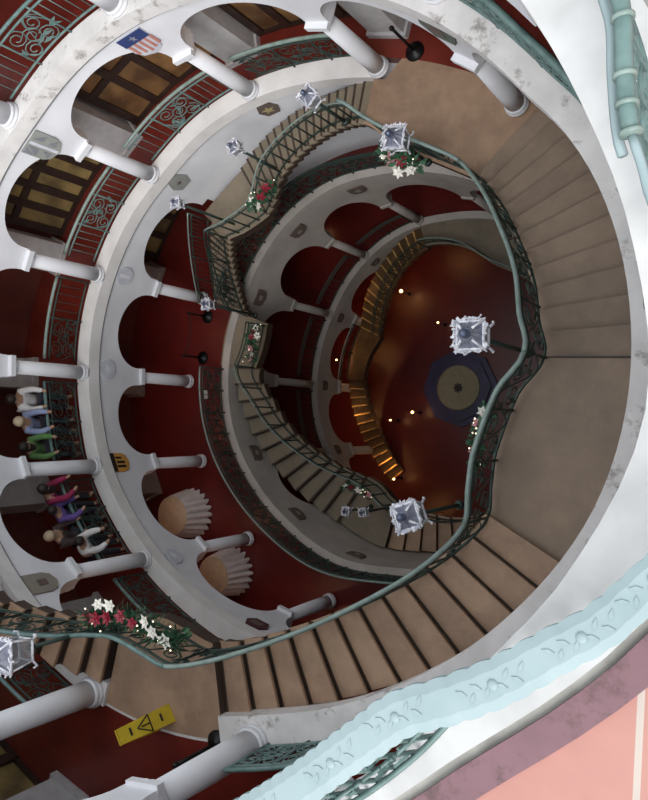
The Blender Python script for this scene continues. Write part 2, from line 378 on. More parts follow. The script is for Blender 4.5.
for i, K, mp in ((0, 3, 'panel'), (1, 4, 'panel'), (2, 4, 'panel'), (3, 5, 'panelgold'), (4, 0, ''), (6, 0, ''), (8, 3, 'panelgold')):
    if K: door_panel(AZ[i], AZ[i+1], ZA, .50, K, M[mp])
door_panel(AZ[3], AZ[4], ZD, .46, 4, M['panelgold']); door_panel(AZ[7], AZ[8], ZB, .46, 3, M['panelgold'])
# ---------------------------------------------------------------- stairs
TIN1 = {0:.845, 6:.90, 12:.875, 19:.862, 30:.835, 43:.82, 50:.815, 58:.79, 67:.775, 76:.79, 84:.83, 95:.845, 110:.845, 120:.835, 127:.79, 134:.79, 141:.82, 147:.87, 156:.865, 165:.845, 172:.80, 180:.83, 186:.85, 240:.90, 252:.845, 262:.80, 268:.765, 275:.745, 282:.765, 288:.795, 294:.80, 301:.80, 310:.808, 320:.828, 332:.865, 339:.875, 344:.845, 350:.825}
IN1 = lambda a: interp(TIN1, a)
OUT1 = lambda a: RM(a)-.023
TIN2 = {170:.71, 178:.71, 187:.74, 196:.70, 204:.68, 213:.65, 221:.62, 232:.585, 244:.55, 253:.545, 262:.58, 275:.61, 290:.64, 310:.62, 345:.60, 20:.60, 45:.60, 70:.61, 85:.63, 100:.72, 116:.78, 140:.79}
IN2 = lambda a: interp(TIN2, a)
OUT2 = lambda a: RD(a)-.02
TIN3 = {110:.765, 130:.77, 150:.735, 162:.715, 172:.745, 184:.76, 205:.765, 226:.79}
IN3 = lambda a: interp(TIN3, a)
TOUT3 = {110:.90, 130:.905, 150:.895, 162:.865, 172:.87, 184:.87, 205:.89, 226:.90}
OUT3 = lambda a: interp(TOUT3, a)
def sector(mb, a0, a1, Ri, Ro, z0, z1, mi_top, mi_side, seg=3):
    vs = []
    for k in range(seg+1):
        a = a0+(a1-a0)*k/seg
        vs += [W(a, Ri(a), z0), W(a, Ro(a), z0), W(a, Ro(a), z1), W(a, Ri(a), z1)]
    top = []; sd_ = []
    for k in range(seg):
        A = k*4; B = A+4
        top.append((A+2, B+2, B+3, A+3)); sd_ += [(A, B, B+1, A+1), (A+1, B+1, B+2, A+2), (A+3, B+3, B, A)]
    e = seg*4; sd_ += [(0, 1, 2, 3), (e+3, e+2, e+1, e)]
    o = len(mb.v); mb.v += [tuple(v) for v in vs]
    for f in top: mb.f.append(tuple(i+o for i in f)); mb.m.append(mi_top); mb.sm.append(False)
    for f in sd_: mb.f.append(tuple(i+o for i in f)); mb.m.append(mi_side); mb.sm.append(False)
def flight(az_top, z_top, az_bot, z_bot, Ri, Ro, mt, label, nris, nosing=None):
    """stairs descending from az_top to az_bot (az increases going down)"""
    if az_bot < az_top: az_bot += 360
    nt = nris-1; rise = (z_top-z_bot)/nris; da = (az_bot-az_top)/nt
    th = thing('staircase_flight', label, 'stairs', W((az_top+az_bot)/2, (Ri(az_top)+Ro(az_top))/2, z_bot), 'flights of the winding staircase')
    for i in range(nt):
        z = z_top-rise*(i+1); a0 = az_top+da*i; a1 = a0+da
        mb = MB()
        sector(mb, a0, a1, lambda a: Ri(a)+.004, Ro, z-rise-.02, z-.009, 1, 1)
        ov = .30
        sector(mb, a0, a1+ov, Ri, Ro, z-.009, z, 0, 0)
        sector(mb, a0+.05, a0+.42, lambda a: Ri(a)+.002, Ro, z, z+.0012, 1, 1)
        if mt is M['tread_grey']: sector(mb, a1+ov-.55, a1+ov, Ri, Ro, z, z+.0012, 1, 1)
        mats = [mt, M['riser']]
        if nosing:
            mats.append(nosing)
            sector(mb, a1+ov-.55, a1+ov, lambda a: Ri(a)+.004, lambda a: Ro(a)-.004, z, z+.002, 2, 2)
        mb.build('step', mats, th)
    return th
def landing(a0, a1, z, Ri, Ro, mt, label):
    mb = MB(); sector(mb, a0, a1, Ri, Ro, z-.044, z+.001, 0, 1, seg=14)
    o = mb.build('stair_landing', [mt, M['riser']]); tag(o, label, 'landing', 'landings of the winding staircase'); return o
T = M['tread']; G = M['tread_grey']
struct_l = landing(264, 288, ZB+.001, IN1, lambda a: RM(a)+.04, T, 'tan stone stair landing meeting the red floor beside the yellow sign')
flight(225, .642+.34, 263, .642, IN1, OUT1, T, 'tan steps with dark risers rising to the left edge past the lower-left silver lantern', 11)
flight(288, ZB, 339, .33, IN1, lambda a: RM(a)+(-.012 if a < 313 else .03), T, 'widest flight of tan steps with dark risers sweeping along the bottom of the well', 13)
landing(-21, 6, .33, IN1, lambda a: RM(a)+.02, M['tread_shaded'], 'large plain brown stone landing on the right side of the well')
flight(6, .33, 50, 0, IN1, lambda a: RM(a)+.055, M['tread_shaded'], 'flight of tan steps fanning down the upper right wall', 12)
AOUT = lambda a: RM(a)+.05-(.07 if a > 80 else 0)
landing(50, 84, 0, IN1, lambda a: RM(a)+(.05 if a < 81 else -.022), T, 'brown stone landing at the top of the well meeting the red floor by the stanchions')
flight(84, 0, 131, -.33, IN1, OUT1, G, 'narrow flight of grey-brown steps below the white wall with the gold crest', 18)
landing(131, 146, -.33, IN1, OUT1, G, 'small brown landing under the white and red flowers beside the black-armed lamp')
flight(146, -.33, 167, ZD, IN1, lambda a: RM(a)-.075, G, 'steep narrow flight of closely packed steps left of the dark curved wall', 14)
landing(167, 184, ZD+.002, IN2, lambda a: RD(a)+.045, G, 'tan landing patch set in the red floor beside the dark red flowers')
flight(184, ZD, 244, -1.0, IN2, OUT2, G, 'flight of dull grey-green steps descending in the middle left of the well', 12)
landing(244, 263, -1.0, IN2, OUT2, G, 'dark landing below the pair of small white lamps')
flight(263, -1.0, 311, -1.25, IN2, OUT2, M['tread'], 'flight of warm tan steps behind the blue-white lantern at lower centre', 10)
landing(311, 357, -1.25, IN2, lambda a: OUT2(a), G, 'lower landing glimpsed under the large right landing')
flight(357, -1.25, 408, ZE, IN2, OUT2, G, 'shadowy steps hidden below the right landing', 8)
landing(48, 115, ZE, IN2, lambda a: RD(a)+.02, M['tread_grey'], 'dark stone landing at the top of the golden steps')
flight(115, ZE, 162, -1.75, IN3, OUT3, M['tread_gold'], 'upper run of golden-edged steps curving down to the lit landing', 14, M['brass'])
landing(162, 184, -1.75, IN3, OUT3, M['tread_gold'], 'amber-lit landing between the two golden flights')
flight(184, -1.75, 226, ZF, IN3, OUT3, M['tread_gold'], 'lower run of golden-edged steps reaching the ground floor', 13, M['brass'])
# ---------------------------------------------------------------- railings
def path_pts(R, a0, a1, zf, n): return [W(a0+(a1-a0)*i/n, R(a0+(a1-a0)*i/n), zf(a0+(a1-a0)*i/n)) for i in range(n+1)]
def spiral(c, t, r0, turns=1.6, n=14, start=0, flip=1):
    out = []
    for i in range(n+1):
        q = start+flip*2*pi*turns*i/n; rr = r0*(1-.75*i/n); out.append(c + t*cos(q)*rr + Vector((0,0,1))*sin(q)*rr)
    return out
def rail(name, R, a0, a1, zf, h, label, group, mh, mi, hr=.011, style='mixed', nb=None, hz=.012, leafy=True, light=False):
    """railing along curve R; parts: handrail, bottom_rail, balusters, scroll panels"""
    n = max(4, int(abs(a1-a0)/1.5)); base = path_pts(R, a0, a1, lambda a: zf(a)+hz, n)
    L = sum((base[i+1]-base[i]).length for i in range(n))
    th = thing(name, label, 'railing', base[n//2], group)
    up = Vector((0, 0, h*S))
    mb = MB(); mb.tube([p+up for p in base], hr*S, 7); mb.build('handrail', mh, th)
    mb = MB(); mb.tube([p+Vector((0,0,.02*S)) for p in base], .004*S, 5); mb.tube([p+up-Vector((0,0,.022*S)) for p in base], .004*S, 5); mb.build('bottom_rail', mi, th)
    def at(u):
        x = u*n; i = min(int(x), n-1); q = x-i; p = base[i].lerp(base[i+1], q); t = (base[i+1]-base[i]); t.z = 0; return p, t.normalized()
    bay = nb or max(1, round(L/(.28*S*.5)))
    for b in range(bay):
        u0 = b/bay; u1 = (b+1)/bay
        kind = style
        if style == 'mixed': kind = 'scroll' if b % 3 == 1 else 'bars'
        p, t = at(u0); mb = MB(); mb.tube([p, p+up], .0036*S, 6); mb.build('post', mi, th)
        if kind == 'plain': continue
        if kind == 'bars':
            for k in range(1, 5):
                p, t = at(u0+(u1-u0)*k/5); mb = MB(); mb.tube([p+Vector((0,0,.02*S)), p+up-Vector((0,0,.02*S))], .0017*S, 5); mb.build('baluster', mi, th)
        else:
            mb = MB()
            w_ = L/bay
            for uu, zz, fl in (((.25, .3, 1), (.75, .3, -1), (.25, .68, -1), (.75, .68, 1), (.5, .5, 1)) if not light else ((.3, .35, 1), (.7, .65, -1))):
                p, t = at(u0+(u1-u0)*uu)
                mb.tube(spiral(p+Vector((0,0,h*S*zz)), t, min(w_*.24, h*S*.2), 1.7, 16, random.random()*3, fl), .0020*S, 5)
            p0, t = at(u0); p1, _ = at(u1)
            pts = []
            for k in range(13):
                p, t = at(u0+(u1-u0)*k/12); pts.append(p+Vector((0,0,h*S*(.5+.36*sin(k/12*2*pi)))))
            mb.tube(pts, .0020*S, 5)
            if leafy:
                for k in range(6):
                    p, t = at(u0+(u1-u0)*random.random()); c = p+Vector((0,0,h*S*(.2+.6*random.random()))); q = random.random()*6
                    d = t*cos(q)+Vector((0,0,sin(q))); e = t*-sin(q)+Vector((0,0,cos(q))); nn = t.cross(Vector((0,0,1)))
                    l = .022*S
                    mb.prism([c-d*l, c+e*l*.35, c+d*l, c-e*l*.35], nn, .006)
            mb.build('scroll_panel', mi, th)
    return th
def zstair(a_top, z_top, a_bot, z_bot):
    if a_bot < a_top: a_bot += 360
    return lambda a: z_top + (z_bot-z_top)*min(max((a-a_top)/(a_bot-a_top), 0), 1)
gA = 'railings between the columns of the upper arcade'; RMo = lambda a: RM(a)+.046
railA = {1:('bars of dense vine scrollwork in front of a red floor at top centre', 'scroll', 'iron'), 2:('with a scroll medallion, red floor behind, beside the amber doors', 'mixed', 'teal'), 3:('green, with lattice panel beside the olive gold doors', 'mixed', 'teal'), 4:('with thin bars and a medallion over bright red floor', 'mixed', 'iron'), 5:('beside the people in white, blue and green', 'scroll', 'iron'), 6:('beside the magenta and purple clothed people', 'mixed', 'iron'), 7:('dark and leafy above the poinsettia garland', 'scroll', 'iron')}
for i, (l, st, mi) in railA.items():
    rail('gallery_railing', RMo, AZ[i]+2.3, AZ[i+1]-2.3, lambda a: ZA, .17, 'iron railing ' + l, gA, M['paleteal'] if i < 5 else M['teal'], M[mi], hr=.007, style=st)
rail('gallery_railing', RMo, 38, 51.5, lambda a: ZA, .17, 'short railing hidden behind the stained ledge at upper right', gA, M['teal'], M['iron'], style='scroll')
gB = 'railings of the second gallery'
for i, l, st in ((0, 'dark teal railing of leaf scrolls behind the stained ledge at upper right', 'scroll'), (1, 'second gallery railing above the top edge', 'mixed'), (2, 'pale teal bar railing with ring medallion in the upper left corner', 'mixed'), (3, 'second gallery railing past the left edge', 'mixed'), (9, 'dark green scroll railing below the ledge at bottom centre', 'scroll')):
    rail('gallery_railing', RMo, AZ[i]+2.6, (AZ[i+1] if i < 9 else 319)-2.6, lambda a: ZB, .17, l, gB, M['teal'], M['teal'], hr=.006, style=st)
rail('gallery_railing', RMo, 250, 259, lambda a: ZB, .17, 'short dark railing end beside the column base behind the lower-left lantern', gB, M['teal'], M['iron'], hr=.006, style='scroll')
rail('gallery_railing', lambda a: LB(a)-.013, 8, 51, lambda a: ZB, .18, 'teal openwork railing between the stained ledge and the bright top ledge', gB, M['teal'], M['teal'], hr=.008, style='scroll')
RDr = lambda a: RD(a)+.018
rail('gallery_railing', RDr, 185, 290, lambda a: ZD, .17, 'long thin curved handrail around the edge of the deep red floor', 'railings of the middle gallery', M['paleteal'], M['iron'], hr=.0045, style='scroll', nb=16)
rail('gallery_railing', RDr, 98, 165, lambda a: ZD, .17, 'dark curved railing behind the narrow upper stair, above the lower arcade', 'railings of the middle gallery', M['iron'], M['iron'], hr=.006, style='scroll', nb=10)
RE = lambda a: RD(a)+.012
for i in (3, 4, 5, 6):
    rail('gallery_railing', RE, AZ3[i]+2.5, AZ3[i+1]-2.5, lambda a: ZE, .16, ['', '', '', 'faint low railing in the lower arcade bay nearest the dark landing', 'faint low railing in the lower arcade bay beside the wall light', 'faint low railing in the lower arcade bay left of the upper golden steps', 'faint low railing in the lower arcade bay behind the grey-green steps'][i], 'railings of the lower arcade', M['iron'], M['iron'], hr=.004, style='bars', nb=2)
gS = 'handrails of the winding staircase'
INr = lambda a: IN1(a)+.012
def srail(R, a0, a1, zf, label, mh='paleteal', st='scroll', nb=None, h=.18, hr=.0062): return rail('stair_railing', R, a0, a1, zf, h, label, gS, M[mh], M['iron'], hr=hr, style=st, nb=nb, hz=.002, leafy=h > .17, light=True)
srail(INr, 226, 263, zstair(225, .982, 263, .642), 'pale green stair railing running out of the left edge above the silver lantern', 'teal')
srail(INr, 263, 288, lambda a: ZB, 'bulging stair railing at the lower-left landing, under the big garland', 'teal')
srail(INr, 288, 339, zstair(288, ZB, 339, .33), 'long pale handrail along the inside of the widest flight')
srail(INr, 339, 366, lambda a: .33, 'curved pale green handrail swelling round the large right landing')
srail(INr, 366, 410, zstair(6, .33, 50, 0) if False else (lambda a: .33-.33*min(max((a-366)/44, 0), 1)), 'pale green handrail beside the fanning flight at upper right')
srail(INr, 50, 84, lambda a: 0, 'curled handrail of the top landing carrying the flower-decked lantern')
srail(INr, 84, 131, zstair(84, 0, 131, -.33), 'thin handrail over the narrow grey-brown flight', st='plain', nb=12, h=.15, hr=.0035)
srail(INr, 131, 146, lambda a: -.33, 'handrail curving round the small brown landing', st='plain', nb=4, h=.15, hr=.0035)
srail(INr, 146, 167, zstair(146, -.33, 167, ZD), 'inner handrail of the steep packed flight', 'iron', h=.15, hr=.0035)
srail(lambda a: RM(a)-.085, 146, 167, zstair(146, -.33, 167, ZD), 'outer railing of the steep packed flight with pale pickets', 'paleteal', 'bars', h=.15, hr=.0035)
srail(lambda a: IN2(a)+.01, 184, 244, zstair(184, ZD, 244, -1.0), 'thin handrail over the grey-green steps', st='plain', nb=8, h=.15, hr=.003)
srail(lambda a: IN2(a)+.01, 168, 184, lambda a: ZD, 'dark handrail behind the dark red flowers', 'iron', 'bars', h=.15, hr=.003)
srail(lambda a: IN2(a)+.01, 244, 263, lambda a: -1.0, 'handrail of the dark landing with the small garland', st='plain', nb=3, h=.15, hr=.003)
srail(lambda a: IN2(a)+.01, 263, 311, zstair(263, -1.0, 311, -1.25), 'handrail beside the warm tan steps', 'iron', 'bars', h=.13, hr=.003)
srail(lambda a: IN2(a)+.01, 48, 115, lambda a: ZE, 'thin wavy handrail at the edge of the dark stone landing', 'paleteal', 'bars', h=.10, hr=.004)
srail(lambda a: IN3(a)+.006, 115, 162, zstair(115, ZE, 162, -1.75), 'low railing inside the upper golden steps', 'iron', 'bars', h=.12, hr=.003)
srail(lambda a: OUT3(a)-.006, 162, 184, lambda a: -1.75, 'thin pale hoop rail behind the amber-lit landing', 'paleteal', 'bars', h=.12, hr=.004)
# ---------------------------------------------------------------- top terrace railing
TRP = {320:1.05, 328:1.09, 332:1.112, 337.5:1.145, 340:1.163, 342.5:1.185, 344.6:1.222, 346.8:1.26, 349.3:1.298, 351.2:1.33, 352.7:1.348, 356:1.385, 0:1.41, 4:1.375, 8:1.318, 10:1.306, 11.6:1.298, 14.3:1.298, 17:1.302, 24:1.275, 32:1.20, 60:1.1, 100:1.1, 200:1.2, 290:1.02}
def RP(a): return interp(TRP, a)
def RPb(a): return max(RP(a), RC(a)+.015)
def top_rail():
    th = thing('terrace_railing', 'pale blue-green flat railing top with scalloped edges and leaf relief across the bottom right', 'railing', W(346, 1.27, ZC))
    mb = MB(); pl = MB(); N = 160; zt = ZC+.15; hw = .0225
    top = []
    for i in range(N+1):
        a = 326+(358-326)*i/N; n, t = normal_in(RP, a); c = W(a, RP(a), zt)
        sc = hw*S*(1-.32*max(0, (a-346)/12))*(1+.10*abs(sin(i*pi/5)))
        top.append((c+n*sc, c-n*sc, c+n*sc*.55+Vector((0,0,.02)), c-n*sc*.55+Vector((0,0,.02))))
    vs = []; fs = []
    for a_, b_, m1, m2 in top:
        vs += [a_, m1, m2, b_, b_-Vector((0,0,.04)), a_-Vector((0,0,.04))]
    for i in range(N):
        A = i*6; B = A+6
        for k in range(6): fs.append((A+k, A+(k+1) % 6, B+(k+1) % 6, B+k))
    fs += [(5,4,3,2,1,0), tuple(N*6+k for k in range(6))]
    mb.add(vs, fs); mb.build('top_plate', M['plate'], th)
    for j, a in enumerate((331, 337.5, 342.3, 346.7, 350.5, 353.8)):
        rl = MB(); n, t = normal_in(RP, a); c = W(a, RP(a), zt)+Vector((0,0,.012))
        for s_ in (-1, 1):
            for k in range(4):
                b = c+t*s_*(.02+.045*k); d = (t*s_+n*(.9 if k % 2 else -.9)).normalized(); e = Vector((0,0,1)).cross(d)
                rl.prism([b-e*.0, b+d*.03+e*-.011, b+d*.065, b+d*.03+e*.011], Vector((0,0,1)), .013)
        rl.lathe(c, [(.03, 0), (.028, .014), (.012, .02)], 8)
        rl.build('leaf_relief', M['plate'], th)
    g = MB(); base = path_pts(RPb, 326, 358, lambda a: ZC, 40); topp = path_pts(RP, 326, 358, lambda a: ZC+.145, 40)
    g.tube([p+Vector((0,0,.10)) for p in base], .02, 6); g.build('bottom_rail', M['teal'], th); g = MB(); g.tube([p.lerp(q, .86) for p, q in zip(base, topp)], .015, 6)
    g.build('upper_bar', M['teal'], th)
    for i in range(0, 40, 2):
        p = base[i]; q = base[i+2]; t = (q-p).normalized(); mb = MB()
        mb.tube([p, topp[i]], .018, 6)
        for zz, f in ((.3, 1), (.68, -1)): mb.tube(spiral(p.lerp(q, .5).lerp(topp[i].lerp(topp[i+2], .5), zz), t, .12, 1.6, 16, random.random()*3, f), .013, 5)
        for k in range(5):
            c = p.lerp(q, random.random()).lerp(topp[i], .15+.7*random.random()); an = random.random()*6; d = t*cos(an)+Vector((0,0,sin(an))); e = t*-sin(an)+Vector((0,0,cos(an)))
            mb.prism([c-d*.07, c+e*.025, c+d*.07, c-e*.025], t.cross(Vector((0,0,1))), .02)
        mb.build('scroll_panel', M['teal'], th)
    th2 = thing('terrace_railing', 'round teal railing tube with ring collars in the upper right corner', 'railing', W(12, 1.29, ZC))
    base = path_pts(RP, 7, 29, lambda a: ZC, 36)
    i0 = 7
    mb = MB(); mb.tube([p+Vector((0,0,.75)) for p in base[i0:]], .042, 12); mb.build('handrail', M['teal'], th2)
    for u in (7, 9, 11, 15, 19):
        p = base[u]+Vector((0,0,.75)); t = (base[u+1]-base[u]).normalized(); mb = MB(); mb.tube([p-t*.009, p+t*.009], .056, 14); mb.build('collar', M['paleteal'], th2)
    mb = MB(); mb.tube([base[k]+Vector((0,0,.73)) for k in range(i0+1)], .022, 8); mb.build('lower_bar', M['plate'], th2); mb = MB(); mb.tube([p+Vector((0,0,.66))-(p-W(0,0,ZC)).normalized()*.07 for p in base[i0-1:]], .026, 6); mb.build('flat_bar', M['plate'], th2); mb = MB(); mb.tube([p+Vector((0,0,.12)) for p in base], .02, 6); mb.build('bottom_rail', M['teal'], th2)
    for i in range(0, 36, 3):
        p = base[i]; q = base[min(i+3, 36)]; t = (q-p).normalized(); mb = MB(); mb.tube([p, p+Vector((0,0,.72))], .014, 6)
        for zz, f in ((.2, 1), (.5, -1)): mb.tube(spiral(p.lerp(q, .5)+Vector((0,0,zz)), t, .11, 1.5, 14, 1.0, f), .014, 5)
        mb.build('scroll_panel', M['teal'], th2)
top_rail()
# ---------------------------------------------------------------- lanterns
def lantern(x, y, zbase, zl, label, size=.5, rz=.3, roof='bluegrey', leaf=22):
    th = thing('lantern_post', label, 'lamp', XY(x, y, zbase), 'ornate lanterns on the stair railings')
    c = XY(x, y, zl); b = XY(x, y, zbase); s = size
    mb = MB(); mb.tube([b, b+Vector((0,0,.05))], [.07, .05], 10); mb.tube([b, c-Vector((0,0,s*.55))], .028, 8)
    mb.tube([c-Vector((0,0,s*.75)), c-Vector((0,0,s*.66))], .05, 8); mb.build('pole', M['iron'], th)
    R3 = Matrix.Rotation(rz, 3, 'Z'); V = lambda X, Y, Z: c+R3 @ Vector((X, Y, Z))
    h = s*.5
    mb = MB()
    for X in (-1, 1):
        for Y in (-1, 1): mb.tube([V(X*h*.62, Y*h*.62, -s*.5), V(X*h*.85, Y*h*.85, s*.3)], .014, 6)
    for zz, q in ((-s*.5, .62), (s*.3, .85)):
        mb.tube([V(-h*q,-h*q,zz), V(h*q,-h*q,zz), V(h*q,h*q,zz), V(-h*q,h*q,zz)], .02, 6, closed=True)
    mb.build('lantern_frame', M['silver'], th)
    mb = MB(); mb.hexa([V(-h*.58,-h*.58,-s*.48), V(h*.58,-h*.58,-s*.48), V(h*.58,h*.58,-s*.48), V(-h*.58,h*.58,-s*.48), V(-h*.8,-h*.8,s*.28), V(h*.8,-h*.8,s*.28), V(h*.8,h*.8,s*.28), V(-h*.8,h*.8,s*.28)]); mb.build('glass_box', M['glass'], th)
    mb = MB(); N = 48; vs = []
    prof = ((.86, .30, .0), (.80, .36, .05), (.62, .47, .08), (.44, .58, .07), (.36, .66, .0))
    for q, zz, am in prof:
        for k in range(N):
            w_ = 2*pi*k/N; sq = 1/max(abs(cos(w_)), abs(sin(w_))); sq = 1+(sq-1)*max(0, (.62-zz)/.32)
            rr_ = h*(q*sq+am*cos(w_*12)); vs.append(V(rr_*cos(w_), rr_*sin(w_), s*zz))
    mb.add(vs, [(l*N+k, l*N+(k+1) % N, (l+1)*N+(k+1) % N, (l+1)*N+k) for l in range(4) for k in range(N)]+[tuple(4*N+k for k in range(N))], 0, False)
    mb.build('fluted_roof', M['mist'], th)
    mb = MB(); mb.lathe(V(0,0,s*.62), [(h*.36, 0), (h*.30, s*.10), (h*.24, s*.22), (h*.30, s*.26), (h*.16, s*.30), (.01, s*.36)], 12); mb.build('chimney', M[roof], th)
    mb = MB(); rr = random.Random(int(abs(x*1000)+abs(y*100)))
    for j in range(leaf*2):
        e = j/(leaf*2)*4; sd_ = int(e); u = (e-sd_)*2-1
        X, Y = [(u, -1), (1, u), (-u, 1), (-1, -u)][sd_]; nx, ny = [(0,-1), (1,0), (0,1), (-1,0)][sd_]
        l = s*(.05+.09*rr.random()); z0 = s*(.28+.10*rr.random()); tx, ty = -ny, nx; sk = rr.uniform(-.05, .05)
        b0 = V(X*h*.92, Y*h*.92, z0); b1 = V(X*h*.92+nx*l*.6+tx*(.02+sk*.3), Y*h*.92+ny*l*.6+ty*(.02+sk*.3), z0+s*.07); b2 = V(X*h*.92+nx*l+tx*sk, Y*h*.92+ny*l+ty*sk, z0+s*(.02+.08*rr.random())); b3 = V(X*h*.92+nx*l*.6-tx*.02, Y*h*.92+ny*l*.6-ty*.02, z0+s*.07)
        mb.prism([b0, b1, b2, b3], R3 @ Vector((nx*-.5, ny*-.5, .8)), .010)
        if j % 3 == 0: mb.lathe(b2, [(.002, -.014), (.014, 0), (.002, .014)], 5)
    mb.tube([V(-h*.9,-h*.9,s*.31), V(h*.9,-h*.9,s*.31), V(h*.9,h*.9,s*.31), V(-h*.9,h*.9,s*.31)], .018, 6, closed=True)
    for X in (-1, 1):
        for Y in (-1, 1):
            mb.tube([V(X*h*.95, Y*h*.95, s*.3), V(X*h*.6, Y*h*.6, s*.5), V(X*h*.35, Y*h*.35, s*.62)], .016, 5)
            mb.tube([V(X*h*.62, Y*h*.62, -s*.5), V(X*h*.9, Y*h*.9, -s*.55), V(X*h*.95, Y*h*.95, -s*.42)], .016, 5)
    mb.build('leaf_crown', M['silver'], th)
    return th
def rmid(az, R): return (R(az)*cos(radians(az)), R(az)*sin(radians(az)))
lantern(.858, .104, .33, .70, 'square silver lantern hanging before the violet octagon, on a dark post at the right handrail', .33, .15)
lantern(.740, -.307, .33, .62, 'round-looking blue-white lantern with frilly silver leaves at lower centre', .32, .5, leaf=26)
lantern(-.09, -.80, ZB, 1.0, 'silver crown-shaped lantern over the stairs at the lower left edge', .42, .2)
lantern(0.0, .842, -.02, .20, 'small white lantern against the white wall near the gold crest, top centre', .28, .9)
lantern(-.46, .765, -.33, .0, 'small silver lantern on a black post over the brown landing, below the gold crest', .24, .5)
lantern(-.779, .197, ZD, -.32, 'tiny blue-white lantern beside the stanchion at the edge of the red floor', .22, .2)
lantern(-.70, .553, -.45, .02, 'tiny silver lantern in front of the white wall by the grey-green plaque', .20, .1)
lantern(.345, .688, .0, .22, 'silver lantern with violet glass decked with white flowers, top centre right', .34, .0)
lantern(-.20, -.632, -1.0, -.77, 'left one of two little white lamps above the dark landing', .19, .0, leaf=12)
lantern(-.115, -.618, -1.0, -.77, 'right one of two little white lamps above the dark landing', .19, .3, leaf=12)
# ---------------------------------------------------------------- garlands
def flower(c, r, m, parent, up=Vector((0,0,1)), seed=0):
    rr = random.Random(seed); mb = MB(); R3 = up.to_track_quat('Z', 'Y').to_matrix()
    for lay, (n, rad, z) in enumerate(((6, r, .0), (5, r*.65, .02))):
        for k in range(n):
            q = 2*pi*k/n+lay*.5+rr.random()*.3; d = R3 @ Vector((cos(q), sin(q), .25)); e = R3 @ Vector((-sin(q), cos(q), 0)); b = c+R3 @ Vector((0,0,z))
            mb.prism([b, b+d*rad*.5+e*rad*.28, b+d*rad, b+d*rad*.5-e*rad*.28], R3 @ Vector((0,0,1)), .006)
    mb.lathe(c+R3 @ Vector((0,0,.01)), [(.016, 0), (.016, .03), (.004, .04)], 6)
    return mb.build('poinsettia_flower', m, parent)
def garland(pts, label, flowers, spread=.10, nleaf=130, seed=1, fr=.12, bulbs=6):
    rr = random.Random(seed); pts = [Vector(p) for p in pts]
    th = thing('flower_garland', label, 'garland', pts[0], 'garlands on the stair railings')
    mb = MB(); mb.tube(pts, .02, 5)
    def at(u):
        x = u*(len(pts)-1); i = min(int(x), len(pts)-2); return pts[i].lerp(pts[i+1], x-i)
    for k in range(nleaf):
        c = at(rr.random()); d = Vector((rr.gauss(0,1), rr.gauss(0,1), rr.gauss(0,1))).normalized(); e = d.orthogonal().normalized()
        b = c+d*spread*rr.random()*.6; l = .07+.08*rr.random()
        mb.prism([b, b+d*l*.5+e*l*.3, b+d*l, b+d*l*.5-e*l*.3], e.cross(d), .004)
    mb.build('foliage', M['leaf'], th)
    for i, (u, m, off) in enumerate(flowers):
        c = at(u)+Vector(off); flower(c, fr*(.8+.4*rr.random()), M[m], th, Vector((rr.uniform(-.2,.7), rr.uniform(-.4,.4), 1)).normalized(), seed*10+i)
    for k in range(bulbs):
        c = at(rr.random())+Vector((rr.uniform(-1,1), rr.uniform(-1,1), rr.uniform(.3,1)))*spread; mb = MB(); mb.lathe(c, [(.004, -.014), (.014, 0), (.004, .014)], 6); mb.build('tiny_bulb', M['spark'], th)
g = [W(265, .755, ZB+.14), W(268, .735, ZB+.15), W(273, .712, ZB+.15), W(279, .715, ZB+.14), W(284, .745, ZB+.13), W(288, .765, ZB+.11)]
garland(g, 'big green garland with red and white poinsettias and tiny lights at lower left', [(.1,'redflower',(0,.02,.1)),(.25,'redflower',(0,0,.12)),(.38,'redflower',(0,0,.12)),(.5,'redflower',(.0,.05,.12)),(.6,'redflower',(0,0,.12)),(.35,'whiteflower',(-.1,.15,.16)),(.45,'whiteflower',(-.1,.15,.14)),(.78,'whiteflower',(0,.05,.12)),(.9,'whiteflower',(0,0,.12)),(.7,'whiteflower',(0,.1,.1))], .22, 520, 3, .10, 12)
garland([W(120, .79, -.18), W(124, .765, -.16), W(128, .765, -.17), W(131, .78, -.22)], 'round spray with a red poinsettia and white blossoms over the small brown landing', [(.2,'redflower',(0,0,.08)),(.35,'redflower',(0,-.06,.06)),(.8,'whiteflower',(0,.05,.1)),(.7,'whiteflower',(.1,-.05,.0)),(.1,'redflower',(-.04,0,0))], .17, 130, 5, .11, 4)
garland([W(169, .69, -.55), W(173, .67, -.50), W(178, .675, -.53), W(182, .70, -.58)], 'dark red and cream flower garland beside the tan landing patch, middle left', [(.15,'redflower',(0,0,.05)),(.3,'redflower',(.05,0,.04)),(.05,'whiteflower',(.06,.04,.08)),(.6,'pinkflower',(.03,0,.05)),(.75,'whiteflower',(.05,0,.04)),(.9,'pinkflower',(0,0,.04)),(.25,'whiteflower',(.14,0,0))], .17, 160, 6, .09, 5)
garland([W(60, .745, .12), W(64, .725, .12), W(69, .73, .10), W(74, .745, .06)], 'garland with pink and white flowers under the violet-glass lantern', [(.3,'redflower',(0,0,.05)),(.15,'whiteflower',(.03,-.1,.04)),(.3,'whiteflower',(-.05,-.15,.02)),(.6,'pinkflower',(0,0,.06)),(.5,'whiteflower',(.02,-.12,.0)),(.8,'whiteflower',(0,-.03,.04)),(.45,'pinkflower',(-.1,-.05,.03))], .17, 170, 7, .10, 4)
garland([W(357, .80, .40), W(353, .775, .36), W(348, .77, .31), W(344, .775, .25)], 'thin dark garland with sparkling lights inside the right handrail', [(.1,'whiteflower',(0,0,.05)),(.3,'pinkflower',(0,.0,.04)),(.7,'pinkflower',(0,0,.04))], .1, 120, 8, .07, 14)
